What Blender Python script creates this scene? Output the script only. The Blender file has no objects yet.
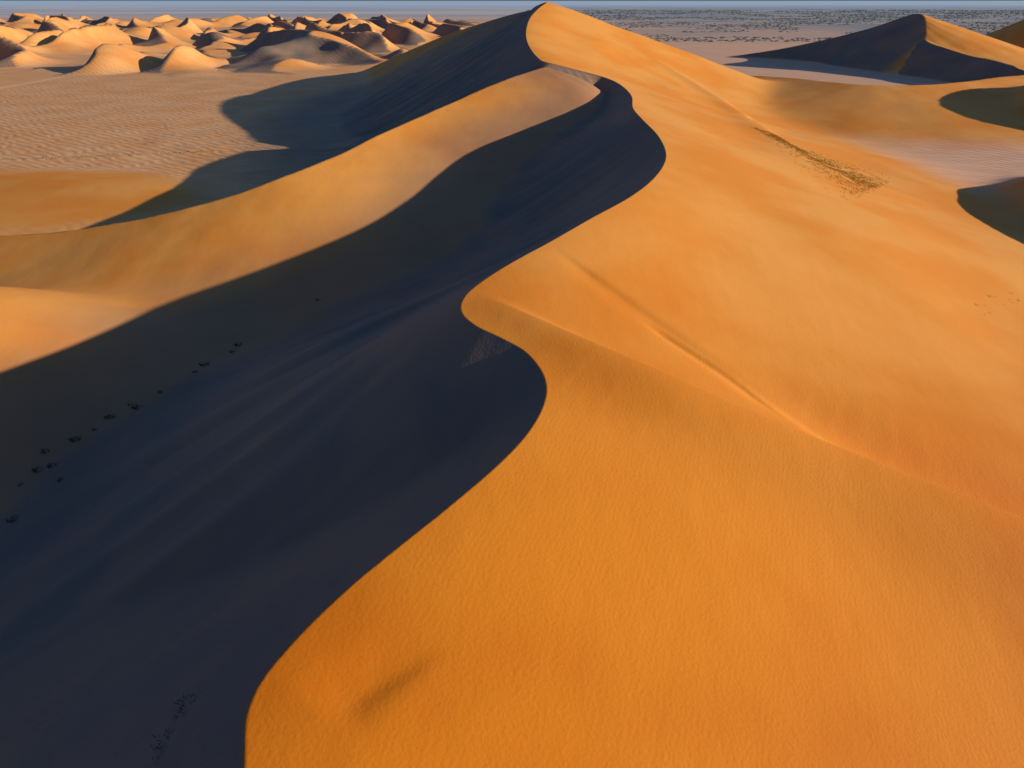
import bpy, math, numpy as np
from mathutils import Vector
rng=np.random.RandomState(7)
F=692.0; HC=100.0
P=math.radians(29.03); SP,CP=math.sin(P),math.cos(P)
SUN_EL=15.0; SUN_AZ=-8.0   # az: degrees from +X towards +Y

def raydir(u,v):
    x=(u-512)/F; y=(384-v)/F
    return x, CP+y*SP, -SP+y*CP
def unproj(u,v,z):
    dx,dy,dz=raydir(u,v); t=(z-HC)/dz
    return (dx*t,dy*t,z)
def gsm(a,s):
    r=int(3*s)+1; k=np.exp(-0.5*(np.arange(-r,r+1)/s)**2); k/=k.sum()
    return np.convolve(np.pad(a,r,mode='edge'),k,mode='valid')
def smax(a,b,k): 
    return np.maximum(a,b)+k*np.log1p(np.exp(-np.abs(a-b)/k))
def sstep(a,b,x):
    t=np.clip((x-a)/(b-a),0,1); return t*t*(3-2*t)
_tab=rng.rand(256,256)
def vnoise(x,y):
    xi=np.floor(x).astype(int); yi=np.floor(y).astype(int)
    fx=x-xi; fy=y-yi; fx=fx*fx*fx*(fx*(fx*6-15)+10); fy=fy*fy*fy*(fy*(fy*6-15)+10)
    g=lambda a,b:_tab[a%256,b%256]
    return (g(xi,yi)*(1-fx)+g(xi+1,yi)*fx)*(1-fy)+(g(xi,yi+1)*(1-fx)+g(xi+1,yi+1)*fx)*fy*1.0-0.5
def fbm(x,y,o=4):
    s=0;a=1.0
    for i in range(o):
        s=s+a*vnoise(x+17.3*i,y+9.1*i); x=x*2.03;y=y*2.03;a*=0.5
    return s
def catmull(pts,n=8):
    pts=np.array(pts,float); out=[]
    p=np.vstack([2*pts[0]-pts[1],pts,2*pts[-1]-pts[-2]])
    for i in range(1,len(p)-2):
        for j in range(n):
            t=j/n
            out.append(0.5*((2*p[i])+(-p[i-1]+p[i+1])*t+(2*p[i-1]-5*p[i]+4*p[i+1]-p[i+2])*t*t+(-p[i-1]+3*p[i]-3*p[i+1]+p[i+2])*t**3))
    out.append(p[-2]); return np.array(out)

# ---- stoss surface tables
TY=np.arange(-200,2001,2.0)
zc_t=gsm(np.interp(TY,[-200,-60,0,30,60,82,111,152,241,343,486,541,600,639,720,800,850,930,1100,1300],
                       [24,34,41,46,50.5,52,53,53.5,55,57,60,62,68,74,88,103.5,95,62,10,0]),6)
xs_t=gsm(np.interp(TY,[-200,0,30,82,111,152,241,343,486,541,639,800,1100],[-90,-35,-22,-6,-6,4,38,46,40,26,10,28,28]),10)
def near(Pxy,poly):
    A=poly[:-1];B=poly[1:]; n=len(A)
    best=np.full(len(Pxy),1e18); z=np.zeros(len(Pxy)); c=np.zeros(len(Pxy)); s=np.zeros(len(Pxy))
    for i in range(n):
        a=A[i,:2];d=B[i,:2]-a;L2=d@d
        if L2<1e-9: continue
        w=Pxy-a; t=np.clip((w@d)/L2,0,1)
        q=w-t[:,None]*d; dd=np.einsum('ij,ij->i',q,q)
        m=dd<best
        best[m]=dd[m]
        z[m]=(A[i,2]+(B[i,2]-A[i,2])*t)[m]
        cr=(d[0]*w[:,1]-d[1]*w[:,0])/math.sqrt(L2)
        c[m]=cr[m]; s[m]=((i+t)/n)[m]
    return np.sqrt(best),z,c,s
FEATS=[]
def base(X,Y):
    return (-5*np.exp(-(((X+110)/90)**2+((Y-70)/110)**2))
            +29*np.exp(-(((X+165)/60)**2+((Y-176)/54)**2))
            -19*np.exp(-(((X+262)/75)**2+((Y-395)/80)**2)))
def S(X,Y,feats=True):
    zc=np.interp(Y,TY,zc_t); xs=np.interp(Y,TY,xs_t)
    d=X-xs; w=8.0
    dr=w*np.logaddexp(0,d/w)
    k=0.27+0.05*sstep(450,800,Y)
    h=zc-k*dr
    h=h+1.8*fbm(X/60+3,Y/75+8,2)*sstep(5,60,d)
    h=smax(h,0*X,9.0)
    if feats:
        Pxy=np.stack([X,Y],1)
        for poly,sl,sr,amp,t0,t1 in FEATS:
            dd,_,c,s=near(Pxy,poly)
            sg=np.where(c>0,sl,sr)*(0.5+s)
            env=sstep(0,t0,s)*(1-sstep(1-t1,1,s)) 
            h=h+amp*env*np.exp(-(dd/sg)**2)
    return h
def hit(us,vs,fn,tmax=1300,n=5000):
    t=np.geomspace(15,tmax,n); out=[]
    for u,v in zip(us,vs):
        dx,dy,dz=raydir(u,v)
        z=HC+dz*t; g=z-fn(dx*t,dy*t)
        idx=np.nonzero(g<0)[0]
        if len(idx) and idx[0]>0:
            i=idx[0]; f=g[i-1]/(g[i-1]-g[i]); tt=t[i-1]+f*(t[i]-t[i-1])
        else: tt=t[np.argmin(g+1e3*(dy*t<600))]
        out.append((dx*tt,dy*tt))
    return np.array(out)
def feat(px,sl,sr,amp,t0=.1,t1=.1):
    px=catmull(px,3)
    w=hit(px[:,0],px[:,1],lambda X,Y:S(X,Y,False),n=2500)
    return (np.hstack([w,np.zeros((len(w),1))]),sl,sr,amp,t0,t1)
_f=[ feat([(470,290),(520,316),(600,360),(700,408),(800,452),(900,492),(1024,538),(1150,585),(1400,680)],3.2,12,3.4,.36,.01),
     feat([(690,345),(800,410),(900,455),(1024,500),(1150,545),(1400,640)],9,6,-5.0,.5,.01),
     feat([(548,244),(600,282),(660,325),(740,378),(830,430),(960,500)],1.8,5,-.34,.15,.3),
     feat([(640,318),(690,350),(740,382),(800,428)],.8,2.0,-0.55,.2,.3),
     feat([(455,640),(400,668),(350,698),(325,725)],1.6,3.4,-0.42,.5,.4),
     feat([(640,50),(720,100),(790,150),(870,196)],6,14,2.0,.3,.3)]
FEATS=_f

# ---- main crest
cpx=[(300,900),(262,830),(246,780),(245,745),(247,715),(262,680),(300,635),(350,587),(400,546),(450,506),(500,463),(530,430),(545,400),(544,376),(526,352),(500,337),(475,325),(461,311),(466,295),(490,276),(520,258),(548,243),(590,219),(630,197),(655,177),(666,157),(659,137),(642,119),(633,108),(631,95),(616,82),(590,73),(562,67),(545,63),(532,51),(526,36),(529,20),(538,9),(549,1)]
cd=catmull(cpx,9)
cw=hit(cd[:,0],cd[:,1],S)
yy=np.maximum.accumulate(cw[:,1]+np.arange(len(cw))*1e-4)
cw[:,1]=yy
pk=cw[-1]; print('PEAK',pk, 'S',S(pk[:1],pk[1:]))
pre=np.array([cw[0]+(cw[0]-cw[6])/np.linalg.norm(cw[0]-cw[6])*L for L in (120,60,20)])
post=np.array([(pk[0]-8,pk[1]+30),(pk[0]-25,pk[1]+80),(pk[0]-50,pk[1]+150),(pk[0]-60,pk[1]+320)])
CW=np.vstack([pre,cw,post]); CW[:,1]=np.maximum.accumulate(CW[:,1]+np.arange(len(CW))*1e-4)
seg=np.r_[0,np.cumsum(np.linalg.norm(np.diff(CW,axis=0),axis=1))]
uu=[0.0]
while uu[-1]<seg[-1]:
    y=np.interp(uu[-1],seg,CW[:,1]); uu.append(uu[-1]+max(0.8,0.012*max(y,0)))
uu=np.array(uu); CR=np.stack([np.interp(uu,seg,CW[:,0]),np.interp(uu,seg,CW[:,1])],1)
CRZ=S(CR[:,0],CR[:,1]); print('crest samples',len(CR))
CR3=np.hstack([CR,CRZ[:,None]])
def xc(Y): return np.interp(Y,CR[:,1],CR[:,0])
def ldrop(d): return 0.45*d+0.26*30*(1-np.exp(-d/30))
def lee(X,Y):
    n=len(X); E=np.empty(n); D=np.empty(n)
    for s in range(0,n,20000):
        x=X[s:s+20000];y=Y[s:s+20000]
        d=np.sqrt((x[:,None]-CR[None,:,0])**2+(y[:,None]-CR[None,:,1])**2)
        e=(CRZ[None]-ldrop(d)).max(1)
        i=d.argmin(1); best=np.full(len(x),-1e9); bd=np.full(len(x),1e9)
        for o in (-1,0):
            a=np.clip(i+o,0,len(CR)-2)
            A=CR3[a];B=CR3[a+1];dx=B[:,0]-A[:,0];dy=B[:,1]-A[:,1]
            t=np.clip(((x-A[:,0])*dx+(y-A[:,1])*dy)/(dx*dx+dy*dy+1e-12),0,1)
            dd=np.hypot(x-A[:,0]-t*dx,y-A[:,1]-t*dy)
            best=np.maximum(best,A[:,2]+(B[:,2]-A[:,2])*t-ldrop(dd)); bd=np.minimum(bd,dd)
        E[s:s+20000]=np.maximum(e,best); D[s:s+20000]=bd
    return E,D
def ridge(X,Y,poly,sl,sr,side=False):
    """union of slopes falling away from a crest polyline"""
    Pxy=np.stack([X,Y],1); best=np.full(len(X),-1e9); sd=np.zeros(len(X))
    for i in range(len(poly)-1):
        a=poly[i,:2];d=poly[i+1,:2]-a;L2=d@d
        if L2<1e-9: continue
        w=Pxy-a; t=np.clip((w@d)/L2,0,1)
        dd=np.hypot(w[:,0]-t*d[0],w[:,1]-t*d[1])+1e-6
        c=(d[0]*w[:,1]-d[1]*w[:,0])/math.sqrt(L2)
        m=0.5+0.5*np.clip(c/dd,-1,1); m=m*m*(3-2*m)
        z=poly[i,2]+(poly[i+1,2]-poly[i,2])*t-(sr+(sl-sr)*m)*dd
        k=z>best; best[k]=z[k]; sd[k]=m[k]
    return (best,sd) if side else best
def sub(mask,X,Y,fn,fill):
    out=np.full(len(X),float(fill)); i=np.nonzero(mask)[0]
    if len(i): out[i]=fn(X[i],Y[i])
    return out
def P3(l,n=9): return catmull([unproj(u,v,z) for u,v,z in l],n)
SEC=P3([(545,66,61),(470,95,50),(400,126,41),(300,171,33),(200,206,25),(100,227,19),(0,237,15),(-150,243,9),(-300,245,0)],22)
LOW=P3([(-200,168,3),(-60,172,6),(60,179,7),(150,187,5),(225,194,0)],6)
ARM=catmull([(pk[0],pk[1]+4,99),(-15,900,83),(-99,1060,55),(-190,1150,20),(-240,1190,0)],6)
RA=catmull([(430,1530,3),(540,1470,26),(630,1380,58),(672,1300,84),(655,1230,62),(640,1190,48),(642,1080,36),(640,970,30),(665,890,6)],6)
RB=P3([(690,72,16),(780,77,25),(860,84,29),(940,84,28),(1010,76,26),(1100,70,26)],6)
RC=catmull([(570,790,14),(535,720,46),(505,640,56),(520,565,46),(575,505,12)],6)
RD=catmull([(315,420,8),(312,380,26),(296,330,33),(282,280,32),(276,240,24),(292,200,4)],6)
RE=catmull([(900,1500,20),(960,1450,75),(960,1380,60),(1000,1300,20)],6)

def H(X,Y,full=False):
    x0=xc(Y); right=X>=x0
    out=np.empty(len(X)); leeShade=np.zeros(len(X))
    r=np.nonzero(right)[0]; l=np.nonzero(~right)[0]
    out[r]=S(X[r],Y[r])
    if len(l):
        x=X[l];y=Y[l]
        E,D=lee(x,y)
        a=math.radians(28); q=-x*math.sin(a)+y*math.cos(a); w=x*math.cos(a)+y*math.sin(a)
        E=E+sstep(4,45,D)*(5.6*fbm(q/21+5,w/170+2,2)+1.1*fbm(q/6+5,w/90+2,2)) + sstep(2,15,D)*0.5*vnoise(q/4.0,w/40)
        b=base(x,y)+1.2*fbm(x/40,y/40,3)*np.exp(-((x+130)/200)**2)
        m=(y<780)&(y>20)
        sdv=np.ones(len(x))
        sec=np.full(len(x),-50.0); ii=np.nonzero(m)[0]
        if len(ii):
            s_,d_=ridge(x[ii],y[ii],SEC,.27,.66,True); sec[ii]=s_; sdv[ii]=d_
        sec=sec+1.8*fbm(x/70+1,y/60+4,2)*sstep(0,30,D)+.25*fbm(x/14,y/20,2)*sstep(0,30,D)
        sec=sec-14*np.exp(-D/12)
        low=sub((y<650)&(y>250)&(x<-120),x,y,lambda p,q_:ridge(p,q_,LOW,.12,.06),-30)
        arm=sub(y>600,x,y,lambda p,q_:ridge(p,q_,ARM,.5,.5),-60)-6*np.exp(-D/12)
        f=smax(b,sec,4.0)
        f=smax(f,low,1.5)
        f=smax(f,arm,2.5)
        out[l]=smax(E,f,5.0*sstep(0,40,D)+.05)
        leeShade[l]=np.maximum.reduce([sstep(-14,2,E-f),.75*sstep(-50,-18,E-f),(1-sstep(.05,.4,sdv))*sstep(-2,3,sec-b)])  # painted shade mask: lee faces, far side of second ridge, valley
    far=np.nonzero(X>150)[0]
    if len(far):
        x=X[far];y=Y[far];h=out[far]
        for poly,sl,sr,na in ((RC,.3,.58,1.5),(RD,.3,.55,1.5),(RB,.35,.13,.6)):
            h=smax(h,ridge(x,y,poly,sl,sr)+na*fbm(x/40,y/40,2),3.0)
        out[far]=h
    duneA=sstep(2.5,10,out-np.minimum(base(X,Y),0)*0.6)
    duneA=np.maximum(duneA,(1-sstep(290,400,Y+30*vnoise(X/60,Y/60)))*(1-sstep(40,160,X)))
    if full: return out,leeShade,duneA
    return out

def mk_mesh(name,V,nr,nc,attrs,mat):
    me=bpy.data.meshes.new(name)
    me.vertices.add(nr*nc); me.vertices.foreach_set('co',V.astype(np.float32).ravel())
    i=np.arange((nr-1)*(nc-1)); r=i//(nc-1); c=i%(nc-1); a=r*nc+c
    q=np.stack([a,a+1,a+nc+1,a+nc],1).astype(np.int32)
    me.loops.add(q.size); me.loops.foreach_set('vertex_index',q.ravel())
    me.polygons.add(len(q)); me.polygons.foreach_set('loop_start',(np.arange(len(q))*4).astype(np.int32))
    me.polygons.foreach_set('loop_total',np.full(len(q),4,np.int32))
    me.polygons.foreach_set('use_smooth',np.ones(len(q),bool))
    me.update(calc_edges=True)
    for k,val in attrs.items():
        at=me.attributes.new(k,'FLOAT','POINT'); at.data.foreach_set('value',val.astype(np.float32))
    ob=bpy.data.objects.new(name,me); bpy.context.scene.collection.objects.link(ob)
    me.materials.append(mat); return ob

# ---------------- materials
class NT:
    def __init__(s,mat): s.t=mat.node_tree; s.n=s.t.nodes; s.l=s.t.links
    def new(s,ty,**k):
        n=s.n.new(ty)
        for a,b in k.items(): setattr(n,a,b)
        return n
    def link(s,a,b): s.l.new(a,b)
    def mix(s,f,a,b,mode='MIX'):
        m=s.n.new('ShaderNodeMix'); m.data_type='RGBA'; m.blend_type=mode
        for inp,v in ((m.inputs[0],f),(m.inputs[6],a),(m.inputs[7],b)):
            if hasattr(v,'is_output') : s.l.new(v,inp)
            else: inp.default_value=v if not isinstance(v,tuple) else (*v,1)
        return m.outputs[2]
    def math(s,op,a,b=0.0,clamp=False):
        m=s.n.new('ShaderNodeMath'); m.operation=op; m.use_clamp=clamp
        for inp,v in zip(m.inputs,(a,b)):
            if hasattr(v,'is_output'): s.l.new(v,inp)
            else: inp.default_value=v
        return m.outputs[0]
    def mr(s,v,a,b,c=0.0,d=1.0):
        m=s.n.new('ShaderNodeMapRange'); m.interpolation_type='SMOOTHSTEP'
        s.l.new(v,m.inputs[0])
        for i,x in enumerate((a,b,c,d)): m.inputs[i+1].default_value=x
        return m.outputs[0]
    def noise(s,vec,scale,detail=4,sc=(1,1,1),rot=0):
        mp=s.n.new('ShaderNodeMapping'); mp.inputs['Scale'].default_value=sc; mp.inputs['Rotation'].default_value=(0,0,rot)
        s.l.new(vec,mp.inputs[0]); n=s.n.new('ShaderNodeTexNoise'); n.inputs['Scale'].default_value=scale; n.inputs['Detail'].default_value=detail
        s.l.new(mp.outputs[0],n.inputs['Vector']); return n.outputs['Fac']
    def wave(s,vec,scale,rot,dist,ds):
        mp=s.n.new('ShaderNodeMapping'); mp.inputs['Rotation'].default_value=(0,0,rot)
        s.l.new(vec,mp.inputs[0]); n=s.n.new('ShaderNodeTexWave')
        n.inputs['Scale'].default_value=scale; n.inputs['Distortion'].default_value=dist; n.inputs['Detail'].default_value=1.5; n.inputs['Detail Scale'].default_value=ds
        s.l.new(mp.outputs[0],n.inputs['Vector']); return n.outputs['Fac']
def new_mat(name,col=(.5,.5,.5),rough=.9):
    m=bpy.data.materials.new(name); m.use_nodes=True
    b=m.node_tree.nodes['Principled BSDF']; b.inputs['Base Color'].default_value=(*col,1); b.inputs['Roughness'].default_value=rough
    return m,b
def sand(name,far=False):
    m,b=new_mat(name); T=NT(m); b.inputs['Roughness'].default_value=.75
    b.inputs['Specular IOR Level'].default_value=.2
    g=T.new('ShaderNodeNewGeometry'); pos=g.outputs['Position']
    sx=T.new('ShaderNodeSeparateXYZ'); T.link(pos,sx.inputs[0]); Y=sx.outputs[1];X=sx.outputs[0]
    n1=T.noise(pos,.02,3); n2=T.noise(pos,.25,3,(1,.45,1),.4); n3=T.noise(pos,2.5,2)
    ny=T.mr(Y,28,210)
    deep=T.mix(T.mr(n1,.35,.65),(.65,.165,.003),(.76,.23,.009))
    pale=T.mix(T.mr(n1,.35,.65),(.87,.29,.03),(.90,.37,.07))
    c=T.mix(ny,deep,pale)
    c=T.mix(T.mr(n2,.3,.75,0,.3),c,T.mix(1.0,c,(1.03,1.1,1.25),'MULTIPLY'))
    pan=T.mix(T.mr(n1,.35,.65),(.88,.42,.16),(.92,.49,.22))
    pan=T.mix(T.mr(X,50,350),pan,(.88,.51,.32))
    n5=T.noise(pos,.055,3,(.5,2.6,1),-.15)
    pan=T.mix(T.mr(n5,.38,.62,0,.5),pan,T.mix(1.0,pan,(.84,.77,.72),'MULTIPLY'))
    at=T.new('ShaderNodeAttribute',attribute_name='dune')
    shd=T.new('ShaderNodeAttribute',attribute_name='lee')  # carries the painted shade, not a separate sand
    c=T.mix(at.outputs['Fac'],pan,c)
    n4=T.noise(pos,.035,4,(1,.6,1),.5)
    c=T.mix(T.math('MULTIPLY',shd.outputs['Fac'],.85),c,T.mix(T.mr(n4,.35,.65),(.13,.145,.135),(.26,.175,.135)))  # shadow tone put into the albedo: slate to brown on shaded sides
    sp=T.mr(n3,.64,.74,0,.32)
    c=T.mix(sp,c,T.mix(1.0,c,(.75,.70,.68),'MULTIPLY'))
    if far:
        d=T.mr(Y,2400,7000)  # distance fade: ground bands plus haze painted into the colour
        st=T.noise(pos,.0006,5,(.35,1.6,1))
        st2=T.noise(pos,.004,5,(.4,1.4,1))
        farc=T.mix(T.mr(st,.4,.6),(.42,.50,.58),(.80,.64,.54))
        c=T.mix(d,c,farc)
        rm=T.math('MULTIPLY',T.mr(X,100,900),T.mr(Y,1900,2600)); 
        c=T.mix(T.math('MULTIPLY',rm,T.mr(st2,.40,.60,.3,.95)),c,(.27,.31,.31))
        c=T.mix(T.mr(Y,6000,22000),c,(.60,.76,.90))  # blue horizon haze painted as ground colour, no haze in the air
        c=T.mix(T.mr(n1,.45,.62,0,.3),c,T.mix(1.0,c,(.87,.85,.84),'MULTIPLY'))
    T.link(c,b.inputs['Base Color'])
    hgt=T.math('ADD',T.math('MULTIPLY',n2,.17),T.math('MULTIPLY',n3,.07))
    if not far:
        w1=T.wave(pos,.045,-.9,5,1.2); w2=T.wave(pos,.47,.35,6,.5)
        inv=T.math('SUBTRACT',1.0,at.outputs['Fac'])
        hgt=T.math('ADD',hgt,T.math('MULTIPLY',w1,T.math('MULTIPLY',inv,.42)))
        hgt=T.math('ADD',hgt,T.math('MULTIPLY',w2,T.mr(n1,.42,.6,.001,.006)))
    bp=T.new('ShaderNodeBump'); bp.inputs['Strength'].default_value=.5; bp.inputs['Distance'].default_value=1.0
    T.link(hgt,bp.inputs['Height']); T.link(bp.outputs[0],b.inputs['Normal'])
    return m
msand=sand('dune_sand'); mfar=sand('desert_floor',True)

# ---------------- main terrain grid
def rows():
    y=[-60.0]
    while y[-1]<1280: y.append(y[-1]+0.28+0.0028*max(y[-1],0)+ (0.02*max(0,20-y[-1])))
    return np.array(y)
def cols(lim,a,g):
    o=[0.0]
    while o[-1]<lim: o.append(o[-1]+a+g*o[-1])
    return np.array(o)
R=rows(); CL=cols(760,.22,.0062); CRt=cols(980,.25,.006)
O=np.concatenate([-CL[:0:-1],CRt]); nr,nc=len(R),len(O); print('grid',nr,nc)
YY=np.repeat(R,nc); XX=np.tile(O,nr)+xc(YY)
Hh,SHADE,DU=H(XX,YY,True)
edge=np.minimum.reduce([sstep(-720,-640,XX),1-sstep(900,980,XX),1-sstep(1230,1275,YY)])
Hh=Hh*1.0+0.25-1.5*(1-edge)
obj=mk_mesh('sand_dune',np.stack([XX,YY,Hh],1),nr,nc,{'lee':SHADE,'dune':DU},msand)

# ---------------- ground
gx=np.unique(np.r_[np.arange(-1500,1500,20.),-np.geomspace(1500,70000,60),np.geomspace(1500,70000,60)])
gy=np.unique(np.r_[np.arange(-800,2500,20.),np.geomspace(2500,90000,120)])
GX,GY=np.meshgrid(gx,gy); gxf,gyf=GX.ravel(),GY.ravel()
inside=sstep(-660,-560,gxf)*(1-sstep(790,890,gxf))*(1-sstep(1080,1180,gyf))*sstep(-75,-40,gyf)
gz=-45*inside
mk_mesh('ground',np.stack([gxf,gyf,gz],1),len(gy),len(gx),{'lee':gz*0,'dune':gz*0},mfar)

# ---------------- distant dune field (left)
def field(name,x0,x1,y0,y1,st,amp,L,maskf,seed):
    xs_=np.arange(x0,x1,st); ys_=np.arange(y0,y1,st)
    A,B=np.meshgrid(xs_,ys_); x=A.ravel();y=B.ravel()
    ph=(x+.3*y)/L+1.5*fbm(x/330+seed,y/230+seed*2,2)+0.25*fbm(x/120+seed,y/90,2)
    fr=ph-np.floor(ph); q=.36
    prof=np.where(fr<q,fr/q,(1-(fr-q)/(1-q))**1.1)
    am=sstep(-.40,.55,fbm(x/190+seed*3,y/160+2,2))
    mk=maskf(x,y)
    h=amp*am*prof*mk-.6+.6*fbm(x/50,y/50,2)*mk
    leeShadeF=np.where(fr<q,1.0,0.0)*sstep(.5,2,h)  # paints the dunes' shaded flanks dark
    return mk_mesh(name,np.stack([x,y,h],1),len(ys_),len(xs_),{'lee':leeShadeF,'dune':sstep(.5,8,h)*.5},msand)
def m1(x,y):
    u=x/(y+1)
    return sstep(1120,1350,y+350*vnoise(x/300+7,y/300))*(1-sstep(3600,4300,y))*sstep(-1.1,-.9,u)*(1-sstep(-.14,0.0,u+.15*vnoise(x/200,y/200)))
field('distant_dunes',-3600,200,1050,4300,5,50,165,m1,5.7)
# right big dunes
xs_=np.arange(250,1700,3.0); ys_=np.arange(800,1800,3.0)
A,B=np.meshgrid(xs_,ys_); x=A.ravel();y=B.ravel()
h1,s1=ridge(x,y,RA,.3,.66,True)
h=smax(h1,ridge(x,y,RE,.3,.62),1.5)+.7*fbm(x/60,y/60,3)
le=(1-sstep(.05,.4,s1))*sstep(2,6,h)  # shade of the steep west faces, painted into the colour
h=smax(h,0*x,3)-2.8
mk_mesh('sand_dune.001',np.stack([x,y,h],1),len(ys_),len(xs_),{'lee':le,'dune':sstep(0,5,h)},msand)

# ---------------- vegetation
def blades_mesh(name,pts,size,nb,mat,spread=.6):
    V=[];Fc=[]
    for p in pts:
        x,y,z=p[:3]; s=(p[3] if len(p)>3 else size)*rng.uniform(.5,1.4)
        for k in range(nb):
            a=rng.uniform(0,6.283); r=s*spread*math.sqrt(rng.rand())*.5
            bx,by=x+r*math.cos(a),y+r*math.sin(a); w=s*.07
            a2=rng.uniform(0,6.283); ln=s*rng.uniform(.5,1.0); le=rng.uniform(.1,.7)
            i=len(V)
            V+= [(bx-w*math.sin(a2),by+w*math.cos(a2),z-.1*s),(bx+w*math.sin(a2),by-w*math.cos(a2),z-.1*s),
                 (bx+ln*le*.5*math.cos(a)+w*.8,by+ln*le*.5*math.sin(a),z+ln*.45),(bx+ln*le*math.cos(a),by+ln*le*math.sin(a),z+ln*.6)]
            Fc+=[(i,i+1,i+2),(i,i+2,i+3)]
    me=bpy.data.meshes.new(name); me.from_pydata(V,[],Fc); me.materials.append(mat)
    ob=bpy.data.objects.new(name,me); bpy.context.scene.collection.objects.link(ob); return ob
mg,_=new_mat('dry_grass',(.46,.27,.03)); ms,_=new_mat('shrub_leaf',(.05,.045,.03)); mt,_=new_mat('scrub_leaf',(.16,.17,.16))
def place(px,n=3000):
    px=np.array(px,float); w=hit(px[:,0],px[:,1],H,n=n); z=H(w[:,0],w[:,1])+.25
    return [(w[i,0],w[i,1],z[i]) for i in range(len(w))]
# grass belt on the windward slope
cor=place([(755,128),(886,184),(862,194)],1500)
a0=np.array(cor[0][:2]);b0=np.array(cor[1][:2]);c0=np.array(cor[2][:2])
N=7000; tt=rng.rand(N)**.75; ss=rng.normal(.5,.42,N)
pp=a0[None]+(tt[:,None])*((b0-a0)[None]*(1-ss[:,None])+(c0-a0)[None]*ss[:,None])
pp+=rng.normal(0,1.2,(N,2))
kp=vnoise(pp[:,0]/6,pp[:,1]/6)>-.2
pp=pp[kp]; bz=H(pp[:,0],pp[:,1])+.2
blades_mesh('dry_grass',list(zip(pp[:,0],pp[:,1],bz)),.8,5,mg,1.2)
sh=place([(130,405),(137,408),(12,520),(45,452),(52,466),(38,470),(75,440),(195,372),(205,365),(232,352),(238,345),(318,300),(20,485),(60,480),(95,430),(160,392),(110,418)],1500)
blades_mesh('desert_shrub',sh,1.2,34,ms,1.4)
sh=place([(182,703),(178,715),(170,735),(165,748),(158,760),(195,698),(188,708),(162,740)],1500)
blades_mesh('desert_shrub.001',sh,.6,22,ms,2.4)
st=place([(rng.uniform(975,1020),rng.uniform(290,318)) for _ in range(14)],1200)
blades_mesh('dry_grass.001',st,.6,8,mg,1.4)
# dark tufts added to stand in for a dotted vehicle track on the plain
st=place([(u,160-u*.04+rng.normal(0,.6)) for u in np.arange(-10,215,3.2)],600)
blades_mesh('track_standin_tufts',st,1.3,8,ms,1.6)
pts=[]
while len(pts)<14000:
    y=rng.uniform(2100,9000); x=rng.uniform(.02,.95)*y
    if vnoise(np.array([x/260]),np.array([y/420]))[0]+.5*vnoise(np.array([x/90]),np.array([y/120]))[0]>-.1: pts.append((x,y,0))
V=[];Fc=[]
for (x,y,z) in pts:
    s=rng.uniform(1.5,4.5)*(1+y/9000); i=len(V); n=6
    V.append((x,y,s*.7))
    for k in range(n):
        a=k/n*6.283; r=s*rng.uniform(.6,1.3); V.append((x+r*math.cos(a)*1.5,y+r*math.sin(a),s*.3*rng.rand())); 
    for k in range(n): Fc.append((i,i+1+k,i+1+(k+1)%n))
me=bpy.data.meshes.new('distant_scrub'); me.from_pydata(V,[],Fc); me.materials.append(mt)
bpy.context.scene.collection.objects.link(bpy.data.objects.new('distant_scrub',me))

# ---------------- light / camera
sc=bpy.context.scene
w=bpy.data.worlds.new('World'); sc.world=w; w.use_nodes=True
T=w.node_tree; sky=T.nodes.new('ShaderNodeTexSky'); sky.sky_type='NISHITA'; sky.sun_disc=False
sky.sun_elevation=math.radians(SUN_EL); sky.sun_rotation=math.radians(90-SUN_AZ); sky.ozone_density=3.0; sky.air_density=1.0; sky.dust_density=.6
mx=T.nodes.new('ShaderNodeMix'); mx.data_type='RGBA'; mx.blend_type='MULTIPLY'; mx.inputs[0].default_value=1; mx.inputs[7].default_value=(.60,.84,1.2,1)
bg=T.nodes['Background']; bg.inputs[1].default_value=.078
T.links.new(sky.outputs[0],mx.inputs[6]); T.links.new(mx.outputs[2],bg.inputs[0])
sd=bpy.data.lights.new('sun','SUN'); sd.energy=5.0; sd.angle=math.radians(.5); sd.color=(1,.89,.70)
so=bpy.data.objects.new('sun',sd); sc.collection.objects.link(so)
e,a=math.radians(SUN_EL),math.radians(SUN_AZ)
so.rotation_euler=Vector((math.cos(e)*math.cos(a),math.cos(e)*math.sin(a),math.sin(e))).to_track_quat('Z','Y').to_euler()
cam=bpy.data.cameras.new('camera'); co=bpy.data.objects.new('camera',cam); sc.collection.objects.link(co)
cam.sensor_width=36; cam.lens=36*F/1024; cam.clip_start=.5; cam.clip_end=250000
co.location=(0,0,HC+.25); co.rotation_euler=(math.pi/2-P,0,0); sc.camera=co
sc.view_settings.view_transform='Standard'; sc.view_settings.look='None'; sc.view_settings.exposure=0
